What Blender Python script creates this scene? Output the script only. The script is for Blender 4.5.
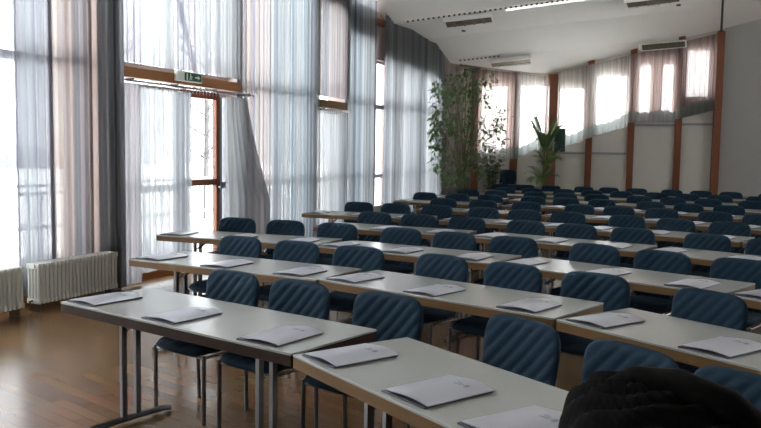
import bpy, bmesh, math, random
from mathutils import Vector, Matrix, noise
scene = bpy.context.scene
for o in list(bpy.data.objects): bpy.data.objects.remove(o)
C = scene.collection
random.seed(7)

# ---------------------------------------------------------------- camera
F_PX, PITCH, ROLL, CAM_H = 787.17, .080208, .015356, 1.699
cam = bpy.data.cameras.new('camera'); co = bpy.data.objects.new('camera', cam); C.objects.link(co)
fw = Vector((0, math.cos(PITCH), -math.sin(PITCH))); up = Vector((0, math.sin(PITCH), math.cos(PITCH))); rt = Vector((1, 0, 0))
X = rt*math.cos(ROLL) + up*math.sin(ROLL); Y = -rt*math.sin(ROLL) + up*math.cos(ROLL); Z = -fw
co.matrix_world = Matrix(((X.x, Y.x, Z.x, 0), (X.y, Y.y, Z.y, 0), (X.z, Y.z, Z.z, CAM_H), (0, 0, 0, 1)))
cam.sensor_width = 36; cam.lens = F_PX*36/761; cam.clip_start = .05; cam.clip_end = 500
scene.camera = co
# ---------------------------------------------------------------- world / exposure
SKY = 3.3
w = bpy.data.worlds.new('world'); scene.world = w; w.use_nodes = True
bg = w.node_tree.nodes['Background']; bg.inputs[0].default_value = (.93, .955, 1, 1); bg.inputs[1].default_value = SKY
sn = bpy.data.lights.new('sun', 'SUN'); sn.energy = 20; sn.angle = .05; sn.color = (1, .97, .92)
so = bpy.data.objects.new('sun', sn); C.objects.link(so); so.rotation_euler = Vector((-.62, .10, -.80)).to_track_quat('-Z', 'Y').to_euler()
scene.view_settings.view_transform = 'Standard'; scene.view_settings.look = 'None'
scene.view_settings.gamma = 1; scene.view_settings.exposure = 1.1
cy = scene.cycles
cy.use_denoising = True
cy.max_bounces = 10; cy.transparent_max_bounces = 24; cy.diffuse_bounces = 5; cy.glossy_bounces = 4
cy.sample_clamp_indirect = 6; cy.caustics_reflective = False; cy.caustics_refractive = False

# ---------------------------------------------------------------- room plan
D2 = Vector((.397, .918)).normalized(); N2 = Vector((D2.y, -D2.x))      # along / into the room
P0 = Vector((-6.053, 2.615)) - N2*.15
LANG = math.atan2(D2.y, D2.x)
def LW(s, o=0, z=0):
    p = P0 + D2*s + N2*o
    return Vector((p.x, p.y, z))
F0 = Vector((2.33, 22.0)); F1 = Vector((4.65, 22.0)); F2 = Vector((8.82, 20.75)); F3 = Vector((14.0, 18.6))

def portal(p, rz, sx, sz, nx):
    l = bpy.data.lights.new('daylight_portal', 'AREA'); l.shape = 'RECTANGLE'; l.size = sx; l.size_y = sz
    l.cycles.is_portal = True
    o = bpy.data.objects.new('daylight_portal', l); C.objects.link(o)
    n = Vector(nx).normalized(); zz = -n; xx = Vector((0, 0, 1)).cross(zz).normalized(); yy = zz.cross(xx)
    o.matrix_world = Matrix(((xx.x, yy.x, zz.x, p.x), (xx.y, yy.y, zz.y, p.y), (xx.z, yy.z, zz.z, p.z), (0, 0, 0, 1)))
n3 = (N2.x, N2.y, 0)
for s0, s1, z0, z1 in ((.3, 7.0, .35, 5.6), (7.45, 10.0, .05, 5.6), (10.1, 12.4, .1, 5.6), (12.5, 15.4, .1, 4.4), (15.4, 19.3, .1, 3.6)):
    portal(LW((s0+s1)/2, -.25, (z0+z1)/2), LANG, s1-s0, z1-z0, n3)
portal(Vector((3.6, 22.3, 2.8)), 0, 2.2, 1.8, (0, -1, 0))
portal(Vector((6.7, 21.7, 3.2)), 0, 4.0, 2.4, (-.288, -.958, 0))

portal(Vector((14.5, 7.0, 2.75)), 0, 8.9, 3.7, (-1, 0, 0))  # portal for the added windows in the unseen right wall
# ---------------------------------------------------------------- helpers
def tag(o, label=None, cat=None, group=None, kind=None):
    if label: o['label'] = label
    if cat: o['category'] = cat
    if group: o['group'] = group
    if kind: o['kind'] = kind
    return o
def empty(name, loc=(0, 0, 0), rz=0):
    o = bpy.data.objects.new(name, None); C.objects.link(o); o.location = loc; o.rotation_euler = (0, 0, rz)
    o.empty_display_size = .1
    return o
def obj(name, bm, m, parent=None, loc=None, rz=0, smooth=False, bevel=0):
    bmesh.ops.recalc_face_normals(bm, faces=bm.faces)
    me = bpy.data.meshes.new(name); bm.to_mesh(me); bm.free()
    for mm in (m if isinstance(m, (list, tuple)) else [m]): me.materials.append(mm)
    if smooth:
        for p in me.polygons: p.use_smooth = True
    o = bpy.data.objects.new(name, me); C.objects.link(o)
    if parent: o.parent = parent
    if loc is not None: o.location = loc
    o.rotation_euler = (0, 0, rz)
    if bevel:
        b = o.modifiers.new('b', 'BEVEL'); b.width = bevel; b.segments = 2; b.limit_method = 'ANGLE'
    return o
def copy_tree(o, parent=None):
    c = o.copy(); C.objects.link(c)
    if parent: c.parent = parent
    for ch in list(o.children): copy_tree(ch, c)
    return c
def box(bm, x0, x1, y0, y1, z0, z1, mi=0):
    v = [bm.verts.new((x, y, z)) for x in (x0, x1) for y in (y0, y1) for z in (z0, z1)]
    for f in ((0, 1, 3, 2), (4, 6, 7, 5), (0, 4, 5, 1), (2, 3, 7, 6), (0, 2, 6, 4), (1, 5, 7, 3)):
        bm.faces.new([v[i] for i in f]).material_index = mi
def wedge(bm, x0, x1, y0, y1, z, dz):
    a = [bm.verts.new(p) for p in ((x0, y0, z), (x1, y0, z), (x1, y0, z+dz), (x0, y1, z), (x1, y1, z), (x1, y1, z+dz))]
    for f in ((0, 1, 2), (3, 5, 4), (0, 3, 4, 1), (1, 4, 5, 2), (0, 2, 5, 3)): bm.faces.new([a[i] for i in f])
def tube(bm, pts, r, n=8, cap=True, radii=None, mi=0):
    pts = [Vector(p) for p in pts]; rings = []
    for i, p in enumerate(pts):
        d = (pts[min(i+1, len(pts)-1)] - pts[max(i-1, 0)]).normalized()
        a = d.cross(Vector((0, 0, 1)))
        if a.length < .05: a = d.cross(Vector((1, 0, 0)))
        a.normalize(); b = d.cross(a); rr = radii[i] if radii else r
        rings.append([bm.verts.new(p + a*rr*math.cos(2*math.pi*k/n) + b*rr*math.sin(2*math.pi*k/n)) for k in range(n)])
    for i in range(len(rings)-1):
        for k in range(n):
            bm.faces.new((rings[i][k], rings[i][(k+1) % n], rings[i+1][(k+1) % n], rings[i+1][k])).material_index = mi
    if cap:
        bm.faces.new(rings[0][::-1]).material_index = mi; bm.faces.new(rings[-1]).material_index = mi

def mat(name, col, rough=.5, metal=0, spec=.5, noise_amt=0, noise_scale=5, bump=0, coat=0):
    m = bpy.data.materials.new(name); m.use_nodes = True; nt = m.node_tree; b = nt.nodes['Principled BSDF']
    b.inputs['Base Color'].default_value = (*col, 1); b.inputs['Roughness'].default_value = rough
    b.inputs['Metallic'].default_value = metal; b.inputs['Specular IOR Level'].default_value = spec
    if coat: b.inputs['Coat Weight'].default_value = coat
    tc = nt.nodes.new('ShaderNodeTexCoord'); nz = nt.nodes.new('ShaderNodeTexNoise')
    nz.inputs['Scale'].default_value = noise_scale; nz.inputs['Detail'].default_value = 4
    nt.links.new(tc.outputs['Object'], nz.inputs['Vector'])
    a = noise_amt or .05
    mx = nt.nodes.new('ShaderNodeMix'); mx.data_type = 'RGBA'
    mx.inputs[6].default_value = (*[c*(1-a) for c in col], 1); mx.inputs[7].default_value = (*[min(1, c*(1+a)) for c in col], 1)
    nt.links.new(nz.outputs['Fac'], mx.inputs[0]); nt.links.new(mx.outputs[2], b.inputs['Base Color'])
    if bump:
        bp = nt.nodes.new('ShaderNodeBump'); bp.inputs['Strength'].default_value = bump; bp.inputs['Distance'].default_value = .01
        nt.links.new(nz.outputs['Fac'], bp.inputs['Height']); nt.links.new(bp.outputs['Normal'], b.inputs['Normal'])
    return m

def wood(name, c0, c1, rough=.4, scale=(1, 14, 14), coat=0):
    m = mat(name, c0, rough, coat=coat); nt = m.node_tree
    nz = next(n for n in nt.nodes if n.type == 'TEX_NOISE'); tc = next(n for n in nt.nodes if n.type == 'TEX_COORD')
    mp = nt.nodes.new('ShaderNodeMapping'); mp.inputs['Scale'].default_value = scale
    nt.links.new(tc.outputs['Object'], mp.inputs['Vector']); nt.links.new(mp.outputs['Vector'], nz.inputs['Vector'])
    nz.inputs['Scale'].default_value = 3
    mx = next(n for n in nt.nodes if n.type == 'MIX')
    mx.inputs[6].default_value = (*c0, 1); mx.inputs[7].default_value = (*c1, 1)
    return m

def floor_mat():
    m = bpy.data.materials.new('parquet'); m.use_nodes = True; nt = m.node_tree; b = nt.nodes['Principled BSDF']
    tc = nt.nodes.new('ShaderNodeTexCoord'); mp = nt.nodes.new('ShaderNodeMapping'); mp.inputs['Rotation'].default_value = (0, 0, math.radians(40))
    br = nt.nodes.new('ShaderNodeTexBrick'); br.inputs['Scale'].default_value = 1; br.inputs['Brick Width'].default_value = .9
    br.inputs['Row Height'].default_value = .09; br.inputs['Mortar Size'].default_value = .0012
    br.inputs['Color1'].default_value = (.23, .125, .052, 1); br.inputs['Color2'].default_value = (.165, .085, .034, 1)
    br.inputs['Mortar'].default_value = (.09, .045, .02, 1)
    nz = nt.nodes.new('ShaderNodeTexNoise'); nz.inputs['Scale'].default_value = 1.3
    mx = nt.nodes.new('ShaderNodeMix'); mx.data_type = 'RGBA'; mx.blend_type = 'MULTIPLY'; mx.inputs[0].default_value = .45
    nt.links.new(tc.outputs['Object'], mp.inputs['Vector']); nt.links.new(mp.outputs['Vector'], br.inputs['Vector'])
    nt.links.new(tc.outputs['Object'], nz.inputs['Vector'])
    nt.links.new(br.outputs['Color'], mx.inputs[6]); nt.links.new(nz.outputs['Color'], mx.inputs[7])
    nt.links.new(mx.outputs[2], b.inputs['Base Color'])
    b.inputs['Roughness'].default_value = .22; b.inputs['Specular IOR Level'].default_value = .5
    return m

def glass_mat():
    m = bpy.data.materials.new('window_glass'); m.use_nodes = True; nt = m.node_tree; nt.nodes.clear()
    out = nt.nodes.new('ShaderNodeOutputMaterial'); t = nt.nodes.new('ShaderNodeBsdfTransparent'); g = nt.nodes.new('ShaderNodeBsdfGlossy')
    t.inputs[0].default_value = (.96, .98, .97, 1); g.inputs['Roughness'].default_value = .03
    mx = nt.nodes.new('ShaderNodeMixShader'); mx.inputs[0].default_value = .06
    nt.links.new(t.outputs[0], mx.inputs[1]); nt.links.new(g.outputs[0], mx.inputs[2]); nt.links.new(mx.outputs[0], out.inputs[0])
    return m

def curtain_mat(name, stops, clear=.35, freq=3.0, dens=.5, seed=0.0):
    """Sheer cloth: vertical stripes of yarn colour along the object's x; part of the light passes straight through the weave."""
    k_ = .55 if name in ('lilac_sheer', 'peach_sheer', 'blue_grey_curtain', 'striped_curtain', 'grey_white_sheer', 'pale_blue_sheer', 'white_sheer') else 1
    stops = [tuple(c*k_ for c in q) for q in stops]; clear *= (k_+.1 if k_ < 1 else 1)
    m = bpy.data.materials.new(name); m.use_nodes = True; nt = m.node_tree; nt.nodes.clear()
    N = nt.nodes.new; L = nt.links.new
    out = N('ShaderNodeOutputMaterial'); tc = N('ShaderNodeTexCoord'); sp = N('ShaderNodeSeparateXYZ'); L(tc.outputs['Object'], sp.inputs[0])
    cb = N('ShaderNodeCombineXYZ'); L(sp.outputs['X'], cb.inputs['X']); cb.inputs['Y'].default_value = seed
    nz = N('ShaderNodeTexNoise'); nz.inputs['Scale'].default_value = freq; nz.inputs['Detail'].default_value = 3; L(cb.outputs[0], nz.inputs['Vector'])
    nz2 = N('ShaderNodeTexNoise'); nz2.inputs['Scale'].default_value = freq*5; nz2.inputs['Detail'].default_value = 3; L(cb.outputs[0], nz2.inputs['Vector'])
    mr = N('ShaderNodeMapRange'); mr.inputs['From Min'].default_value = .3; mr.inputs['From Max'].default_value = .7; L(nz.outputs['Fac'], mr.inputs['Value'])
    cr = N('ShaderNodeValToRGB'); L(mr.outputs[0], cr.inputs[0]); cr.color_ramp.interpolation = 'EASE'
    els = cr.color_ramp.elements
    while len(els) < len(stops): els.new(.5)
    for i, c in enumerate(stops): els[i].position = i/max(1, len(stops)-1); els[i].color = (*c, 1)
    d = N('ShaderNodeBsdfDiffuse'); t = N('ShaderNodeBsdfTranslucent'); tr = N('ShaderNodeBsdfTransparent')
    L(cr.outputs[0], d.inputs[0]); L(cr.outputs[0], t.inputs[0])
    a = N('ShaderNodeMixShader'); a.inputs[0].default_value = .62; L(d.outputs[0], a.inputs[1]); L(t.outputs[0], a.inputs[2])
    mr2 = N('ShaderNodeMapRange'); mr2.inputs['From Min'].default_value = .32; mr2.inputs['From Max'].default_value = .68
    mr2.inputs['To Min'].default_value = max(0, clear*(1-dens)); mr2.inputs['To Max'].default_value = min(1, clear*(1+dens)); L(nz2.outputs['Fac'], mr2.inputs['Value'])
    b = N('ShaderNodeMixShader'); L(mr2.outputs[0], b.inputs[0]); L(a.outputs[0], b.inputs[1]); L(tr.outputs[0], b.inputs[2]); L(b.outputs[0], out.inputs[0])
    return m

M = {}
M['floor'] = floor_mat()
M['plaster'] = mat('plaster', (.40, .405, .40), .85, noise_amt=.03)
M['panel_wall'] = mat('panel_wall', (.60, .59, .54), .8, noise_amt=.03)
M['dark_wall'] = mat('dark_wall', (.38, .29, .26), .8)
M['ceiling'] = mat('ceiling_board', (.90, .89, .86), .8, noise_amt=.03, noise_scale=2)
M['redwood'] = wood('red_wood', (.17, .048, .018), (.24, .075, .028), .45, (14, 14, 1))
M['lintel'] = wood('lintel_wood', (.26, .10, .03), (.38, .16, .05), .45, (1, 14, 14))
M['pale_frame'] = mat('pale_frame', (.30, .31, .34), .5)
M['glass'] = glass_mat()
M['steel'] = mat('dark_chrome', (.17, .165, .17), .3, 1)
M['chrome'] = mat('chrome', (.62, .62, .64), .2, 1)
M['black'] = mat('black_plastic', (.015, .015, .017), .5)
M['laminate'] = mat('grey_laminate', (.33, .335, .325), .22, spec=.5, noise_amt=.02)
M['beech'] = wood('beech_edge', (.125, .068, .028), (.185, .11, .052), .4)
M['darkedge'] = wood('dark_edge', (.022, .010, .006), (.036, .017, .01), .65)
for k_ in ('darkedge', 'beech'): M[k_].node_tree.nodes['Principled BSDF'].inputs['Specular IOR Level'].default_value = .15
M['fabric'] = mat('teal_fabric', (.009, .028, .050), .85, spec=.25, noise_amt=.25, noise_scale=220, bump=.15)
M['rad'] = mat('radiator_paint', (.66, .66, .62), .45)
M['white'] = mat('white_paper', (.38, .385, .44), .28, spec=.5, noise_amt=.02)
M['folder'] = mat('folder_card', (.05, .05, .07), .5)
M['ink'] = mat('grey_ink', (.22, .23, .27), .6)
M['snow'] = mat('snow', (.90, .91, .93), .9)
M['leaf'] = mat('leaf', (.11, .19, .06), .45, noise_amt=.4, noise_scale=9)
M['leaf_dark'] = mat('dark_leaf', (.03, .085, .035), .45, noise_amt=.4, noise_scale=9)
M['leaf_palm'] = mat('palm_leaf', (.16, .26, .08), .42, noise_amt=.4, noise_scale=5)
M['twig'] = mat('wet_twig', (.045, .042, .045), .9)
M['bark'] = mat('bark', (.20, .13, .07), .8, noise_amt=.3)
M['pot'] = mat('terracotta', (.28, .10, .05), .7)
M['soil'] = mat('soil', (.04, .025, .015), .9)
M['coat'] = mat('black_cloth', (.004, .0038, .0036), .95, spec=.15, noise_amt=.4, noise_scale=30, bump=.3)
M['grille'] = mat('vent_grille', (.17, .14, .09), .5, .5)
M['slot'] = mat('dark_slot', (.06, .055, .05), .7)
lm = bpy.data.materials.new('glowing_strip'); lm.use_nodes = True; lb = lm.node_tree.nodes['Principled BSDF']
lb.inputs['Emission Color'].default_value = (1, .98, .93, 1); lb.inputs['Emission Strength'].default_value = 3; M['strip_glow'] = lm
lm2 = lm.copy(); lm2.node_tree.nodes['Principled BSDF'].inputs['Emission Strength'].default_value = .5; M['dim_strip_glow'] = lm2  # weak emission for the bright ceiling strip
M['green'] = mat('sign_green', (.01, .10, .04), .4)
M['signwhite'] = mat('sign_white', (.8, .85, .8), .4)

# ---------------------------------------------------------------- floor
bm = bmesh.new()
vs = [bm.verts.new(p) for p in ((-8.7, -3, 0), (14.3, -3, 0), (14.3, 18.6, 0), (F2.x, F2.y, 0), (F1.x, F1.y, 0), (F0.x-.3, F0.y, 0))]
bm.faces.new(vs); r = bmesh.ops.extrude_face_region(bm, geom=bm.faces[:])
for v in [g for g in r['geom'] if isinstance(g, bmesh.types.BMVert)]: v.co.z -= .12
tag(obj('floor', bm, M['floor']), kind='structure')

# ---------------------------------------------------------------- ceiling: folded boards rising to the right
def cpt(x, y, z0, m): return (x, y, z0 + m*x)
Yl, Yr = None, 14.3
def xl(y): return P0.x + D2.x/D2.y*(y-P0.y) - .02           # left wall x at depth y
prof = [(-3, 6.7, .13), (11.5, 6.35, .13), (16.3, 4.85, .14), (17.2, 4.40, .15), (17.25, 4.45, .15), (19.5, 4.30, .128), (20.9, 3.83, .125)]
bm = bmesh.new()
lo = []
for (y, z, m_) in prof:
    x0 = max(xl(y), -8.5) if y < 20 else xl(y)
    lo.append([bm.verts.new(cpt(x, y, z, m_)) for x in (x0, 3.0, 8.9, 14.3)])
for i in range(len(lo)-1):
    for k in range(3): bm.faces.new((lo[i][k], lo[i][k+1], lo[i+1][k+1], lo[i+1][k]))
# last board folds down to the corner post
a = bm.verts.new((2.1, 22.05, 4.10)); b_ = bm.verts.new((4.65, 22.05, 3.87)); c_ = bm.verts.new((8.95, 20.92, 4.95))
L3 = lo[-1]
bm.faces.new((L3[0], L3[1], b_, a)); bm.faces.new((L3[1], c_, b_)); bm.faces.new((L3[1], L3[2], c_))
geo = bmesh.ops.extrude_face_region(bm, geom=bm.faces[:])
for v in [g for g in geo['geom'] if isinstance(g, bmesh.types.BMVert)]: v.co.z += .12
tag(obj('ceiling', bm, M['ceiling']), kind='structure')

# ---------------------------------------------------------------- walls with openings
def wall_open(name, A, B, zt, th, ops, m, z0=0):
    """A, B: Vector2 ends on the room face; local x runs A->B, local y outwards (left of A->B); zt(x) gives the top."""
    d = B - A; L = d.length; ang = math.atan2(d.y, d.x); bm = bmesh.new()
    xs = sorted({0, L, *[o[0] for o in ops], *[o[1] for o in ops]})
    for x0, x1 in zip(xs, xs[1:]):
        o = sorted([q for q in ops if q[0] <= x0+1e-6 and q[1] >= x1-1e-6], key=lambda q: q[2])
        z = z0; top = zt((x0+x1)/2)
        for q in o:
            if q[2] > z: box(bm, x0, x1, 0, th, z, q[2])
            if len(q) > 4: wedge(bm, x0, x1, 0, th, q[2], q[4])
            z = q[3]
        if z < top: box(bm, x0, x1, 0, th, z, top)
    return tag(obj(name, bm, m, loc=(A.x, A.y, 0), rz=ang), kind='structure')
left_ops = [(.3, 2.3, .35, 5.6), (2.4, 4.5, .35, 5.6), (4.6, 6.98, .35, 5.6), (7.45, 10.0, .06, 5.6), (10.1, 12.35, .1, 5.6),
            (12.5, 13.65, .1, 4.3), (13.75, 15.0, .1, 3.9), (15.12, 16.25, .1, 3.6), (16.4, 17.75, .1, 3.55), (17.85, 19.15, .1, 3.5)]
A = P0 + D2*-6.2; left_end = P0 + D2*21.35
wl = wall_open('wall_left', A, left_end, lambda x: 6.6 if x < 20.5 else 4.6, .3, [(a+6.2, b+6.2, c, d) for a, b, c, d in left_ops], M['dark_wall'])
seg2 = F2 - F1
back_ops1 = [(.38, 1.20, 1.42, 3.58, .12), (1.48, 2.26, 1.60, 3.60, .31)]
wall_open('wall_back', F0 - Vector((.3, 0)), F1, lambda x: 4.3, .25, [(q[0]+.3, q[1]+.3, *q[2:]) for q in back_ops1], M['panel_wall'])
back_ops2 = [(.22, .95, 1.84, 3.52, .23), (1.2, 2.05, 2.18, 3.84, .28), (2.28, 2.68, 2.57, 4.14), (2.88, 3.24, 2.57, 4.16), (3.48, 4.12, 3.2, 4.50)]
wall_open('wall_back_right', F1, F2, lambda x: 4.1 + .245*x, .25, back_ops2, M['panel_wall'])
wall_open('wall_right_back', F2, F3, lambda x: 6.4, .25, [], M['plaster'])
RB = Vector((14.3, -3)); added_right_ops = [(7.2, 11.2, .9, 4.6), (11.9, 15.9, .9, 4.6)]  # unseen right-wall windows, added to brighten the ceiling
wall_open('wall_right', F3, RB, lambda x: 8.6, .25, added_right_ops, M['plaster'])
wall_open('wall_front', Vector((14.3, -3)), Vector((-8.5, -3)), lambda x: 8.6, .25, [], M['plaster'])

# windows of the left wall: frame and panes per bay
wn = 0
def window(x0, x1, z0, z1, origin, ang, mullz=(), mullx=(), fm='pale_frame', fwid=.05, depth=.07, yoff=.10):
    global wn; wn += 1
    bm = bmesh.new(); w_ = x1-x0; c = (x0+x1)/2
    d = Vector((math.cos(ang), math.sin(ang), 0)); nl = Vector((-d.y, d.x, 0))
    loc = Vector((origin.x, origin.y, 0)) + d*c + nl*yoff
    loc.z = z0; h = z1-z0; a = w_/2; f = fwid
    box(bm, -a, a, 0, depth, 0, f); box(bm, -a, a, 0, depth, h-f, h); box(bm, -a, -a+f, 0, depth, f, h-f); box(bm, a-f, a, 0, depth, f, h-f)
    for z in mullz: box(bm, -a+f, a-f, -.12 if z > 2 else 0, depth, z-z0-.045, z-z0+.045)
    for x in mullx: box(bm, x-c-.03, x-c+.03, .002, depth-.002, f, h-f)
    o = tag(obj('window_%d' % wn, bm, M[fm], loc=loc, rz=ang), kind='structure')
    bm = bmesh.new(); box(bm, -a+f*.5, a-f*.5, depth/2-.004, depth/2+.004, f*.5, h-f*.5)
    obj('pane', bm, M['glass'], o)
    return o
for i, (a, b, c, d) in enumerate(left_ops):
    if i == 3:       # door bay: upper light over the lintel, door leaf and fixed side below
        window(a, b, 2.70, d, P0, LANG, (), (8.7,))
        window(a, 8.84, c, 2.50, P0, LANG, (1.15,), ())
        window(9.80, b, c, 2.50, P0, LANG, (1.15,), ())
    elif i == 5:
        window(a, b, 2.70, d, P0, LANG); window(a, b, c, 2.45, P0, LANG, (1.15,))
    else:
        window(a, b, c, d, P0, LANG, (2.62, 1.15) if i > 3 else (2.62,), ((a+b)/2+.25,) if i in (4, 6) else ())
for (a, b, c, d, *_) in back_ops1: window(a, b, c, d, F0, 0, yoff=.08)
a2 = math.atan2(seg2.y, seg2.x)
ar = math.atan2((RB-F3).y, (RB-F3).x)
for (a, b, c, d) in added_right_ops: window(a, b, c, d, F3, ar, (2.62,), ((a+b)/2,), yoff=.1)  # frames and panes of the added, unseen right-wall windows
for (a, b, c, d, *_) in back_ops2: window(a, b, c, d, F1, a2, yoff=.08)

# glazed door with a wooden frame
def lbox(name, s0, s1, o0, o1, z0, z1, m, parent=None, bevel=.004):
    bm = bmesh.new(); hw = (s1-s0)/2; box(bm, -hw, hw, -(o1-o0)/2, (o1-o0)/2, 0, z1-z0)
    return obj(name, bm, m, loc=LW((s0+s1)/2, (o0+o1)/2, z0), rz=LANG, bevel=bevel)
bm = bmesh.new()
box(bm, -.45, -.38, 0, .07, 0, 2.44); box(bm, .36, .45, 0, .07, 0, 2.44); box(bm, -.38, .36, 0, .07, 2.34, 2.44)
box(bm, -.38, .36, 0, .07, 0, .12); box(bm, -.38, .36, 0, .07, 1.10, 1.19)
dr = tag(obj('door_1', bm, M['redwood'], loc=LW(9.32, -.08, .06), rz=LANG, bevel=.004), kind='structure')
bm = bmesh.new(); box(bm, -.38, .36, .03, .038, .12, 2.34); obj('pane', bm, M['glass'], dr)
bm = bmesh.new(); tube(bm, [(.40, -.05, 1.0), (.40, -.05, 1.14)], .012); box(bm, .388, .412, -.05, 0, 1.06, 1.08); obj('door_handle', bm, M['steel'], dr)
lt = tag(lbox('trim_1', 7.42, 10.03, -.02, .12, 2.54, 2.67, M['lintel']), kind='structure')
tag(lbox('trim_2', 12.42, 13.68, -.02, .12, 2.46, 2.60, M['beech']), kind='structure')
tag(lbox('trim_3', 14.75, 15.5, -.05, .10, 4.30, 4.42, M['redwood']), kind='structure')
# posts of the left wall
pn = 3
for s, wd, m_, top in ((7.20, .30, 'dark_wall', 5.8), (10.05, .12, 'pale_frame', 5.8), (12.42, .12, 'pale_frame', 5.6), (13.70, .09, 'pale_frame', 4.9), (15.06, .10, 'redwood', 4.55), (19.3, .20, 'redwood', 4.05)):
    pn += 1
    tag(lbox('trim_%d' % pn, s-wd/2, s+wd/2, .0, .07 if wd < .25 else .2, 0, top, M[m_]), kind='structure')
pn += 1
bm = bmesh.new(); tube(bm, [(-.42, 0, 1.75), (.28, 0, 0)], .045, 4)
tag(obj('trim_%d' % pn, bm, M['pale_frame'], loc=LW(9.14, -.24, 2.72), rz=LANG), kind='structure')
# base trim
bm = bmesh.new(); box(bm, 0, 27.2, -.02, 0, 0, .1)
tag(obj('baseboard_left', bm, M['lintel'], loc=LW(-6.1, 0, 0), rz=LANG), kind='structure')
# posts of the far wall
def fpost(A, ang, x, wd, top, dep=.12):
    global pn; pn += 1
    bm = bmesh.new(); box(bm, -wd/2, wd/2, -dep, 0, 0, top)
    d = Vector((math.cos(ang), math.sin(ang)))
    tag(obj('trim_%d' % pn, bm, M['redwood'], loc=(A.x + d.x*x, A.y + d.y*x, 0), rz=ang, bevel=.005), kind='structure')
fpost(F0, 0, .26, .20, 4.0); fpost(F0, 0, 1.34, .20, 3.9); fpost(F0, 0, 2.36, .22, 3.86, .26)
L2_ = seg2.length
for x in (1.08, 2.17, 3.36): fpost(F1, a2, x, .17, 4.02 + .235*x)
fpost(F1, a2, L2_-.06, .18, 4.9, .26)
# picture-rail ledges below the slanting hems
def ledge(A, ang, x0, x1, z, dep=.05):
    global pn; pn += 1
    bm = bmesh.new(); box(bm, 0, x1-x0, -dep, 0, -.03, .03); d = Vector((math.cos(ang), math.sin(ang)))
    tag(obj('trim_%d' % pn, bm, M['pale_frame'], loc=(A.x+d.x*x0, A.y+d.y*x0, z), rz=ang), kind='structure')
ledge(F1, a2, .12, 1.0, 1.72); ledge(F1, a2, 1.17, 2.08, 1.72); ledge(F1, a2, 2.26, 3.27, 2.5); ledge(F1, a2, 3.45, 4.2, 2.52); ledge(F0, 0, 1.45, 2.2, .75)

# ---------------------------------------------------------------- curtains
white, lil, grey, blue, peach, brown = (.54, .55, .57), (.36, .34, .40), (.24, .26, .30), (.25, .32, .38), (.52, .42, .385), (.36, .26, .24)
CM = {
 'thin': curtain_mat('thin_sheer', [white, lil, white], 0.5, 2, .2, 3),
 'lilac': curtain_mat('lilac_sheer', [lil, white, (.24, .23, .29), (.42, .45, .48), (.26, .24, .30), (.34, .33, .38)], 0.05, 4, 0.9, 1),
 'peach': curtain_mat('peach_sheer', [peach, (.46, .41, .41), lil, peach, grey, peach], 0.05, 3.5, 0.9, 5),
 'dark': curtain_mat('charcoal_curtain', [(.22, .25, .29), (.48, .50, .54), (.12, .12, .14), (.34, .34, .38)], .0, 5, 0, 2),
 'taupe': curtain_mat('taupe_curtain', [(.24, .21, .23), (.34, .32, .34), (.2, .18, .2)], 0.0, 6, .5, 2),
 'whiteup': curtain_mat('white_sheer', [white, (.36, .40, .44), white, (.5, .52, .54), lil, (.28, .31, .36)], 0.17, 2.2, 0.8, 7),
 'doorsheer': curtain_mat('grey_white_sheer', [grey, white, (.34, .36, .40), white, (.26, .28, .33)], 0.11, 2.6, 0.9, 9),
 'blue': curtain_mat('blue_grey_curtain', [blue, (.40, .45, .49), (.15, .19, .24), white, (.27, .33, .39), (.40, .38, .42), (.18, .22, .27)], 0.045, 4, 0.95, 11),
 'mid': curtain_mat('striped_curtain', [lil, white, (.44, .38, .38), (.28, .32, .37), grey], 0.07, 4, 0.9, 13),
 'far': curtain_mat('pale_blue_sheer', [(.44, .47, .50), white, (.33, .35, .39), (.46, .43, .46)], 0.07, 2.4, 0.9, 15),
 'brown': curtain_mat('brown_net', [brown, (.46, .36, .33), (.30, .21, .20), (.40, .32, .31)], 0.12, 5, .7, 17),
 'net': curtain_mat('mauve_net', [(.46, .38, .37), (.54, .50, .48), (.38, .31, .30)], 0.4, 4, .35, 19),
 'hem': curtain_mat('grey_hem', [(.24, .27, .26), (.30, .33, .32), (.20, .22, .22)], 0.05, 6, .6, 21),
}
def curtain(origin, ang, x0, x1, zbot, ztop, m, label, amp=.03, wl=.12, y=-.12, x0b=None, x1b=None, nz=12, seed=0, group=None, power=1.0, fan=1.0):
    """Hanging cloth with folds along local x; zbot / ztop are numbers or functions of x; x0b/x1b gather the hem (tie-back)."""
    zb = zbot if callable(zbot) else (lambda x: zbot); zt = ztop if callable(ztop) else (lambda x: ztop)
    x0b = x0 if x0b is None else x0b; x1b = x1 if x1b is None else x1b
    bm = bmesh.new(); n = max(8, int((x1-x0)/.014)); grid = []
    c = (x0+x1)/2
    for i in range(n+1):
        t = i/n; xt = x0 + (x1-x0)*t; xb = x0b + (x1b-x0b)*t; col = []
        u = xt + seed*3.7
        ph = 2*math.pi*u/wl + 2.2*noise.noise(Vector((u*2.1, seed, 0)))
        am = amp*(.65 + .6*noise.noise(Vector((u*3, 5+seed, 0))))
        for j in range(nz+1):
            q = j/nz; z = zt(xt) + (zb(xt)-zt(xt))*q
            xx = xt + (xb-xt)*(min(1, q/fan)**power)
            yy = y + am*(.6+.4*q)*math.sin(ph + .5*q*noise.noise(Vector((u*2, 9, q*2)))) + .012*math.sin(2.3*ph)
            col.append(bm.verts.new((xx-c, yy, z)))
        grid.append(col)
    for i in range(n):
        for j in range(nz): bm.faces.new((grid[i][j], grid[i+1][j], grid[i+1][j+1], grid[i][j+1]))
    d = Vector((math.cos(ang), math.sin(ang)))
    o = obj('curtain', bm, CM[m], loc=(origin.x+d.x*c, origin.y+d.y*c, 0), rz=ang, smooth=True)
    return tag(o, label, 'curtain', group)
G1, G2 = 'curtains along the window wall', 'net curtains on the far wall'
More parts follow.
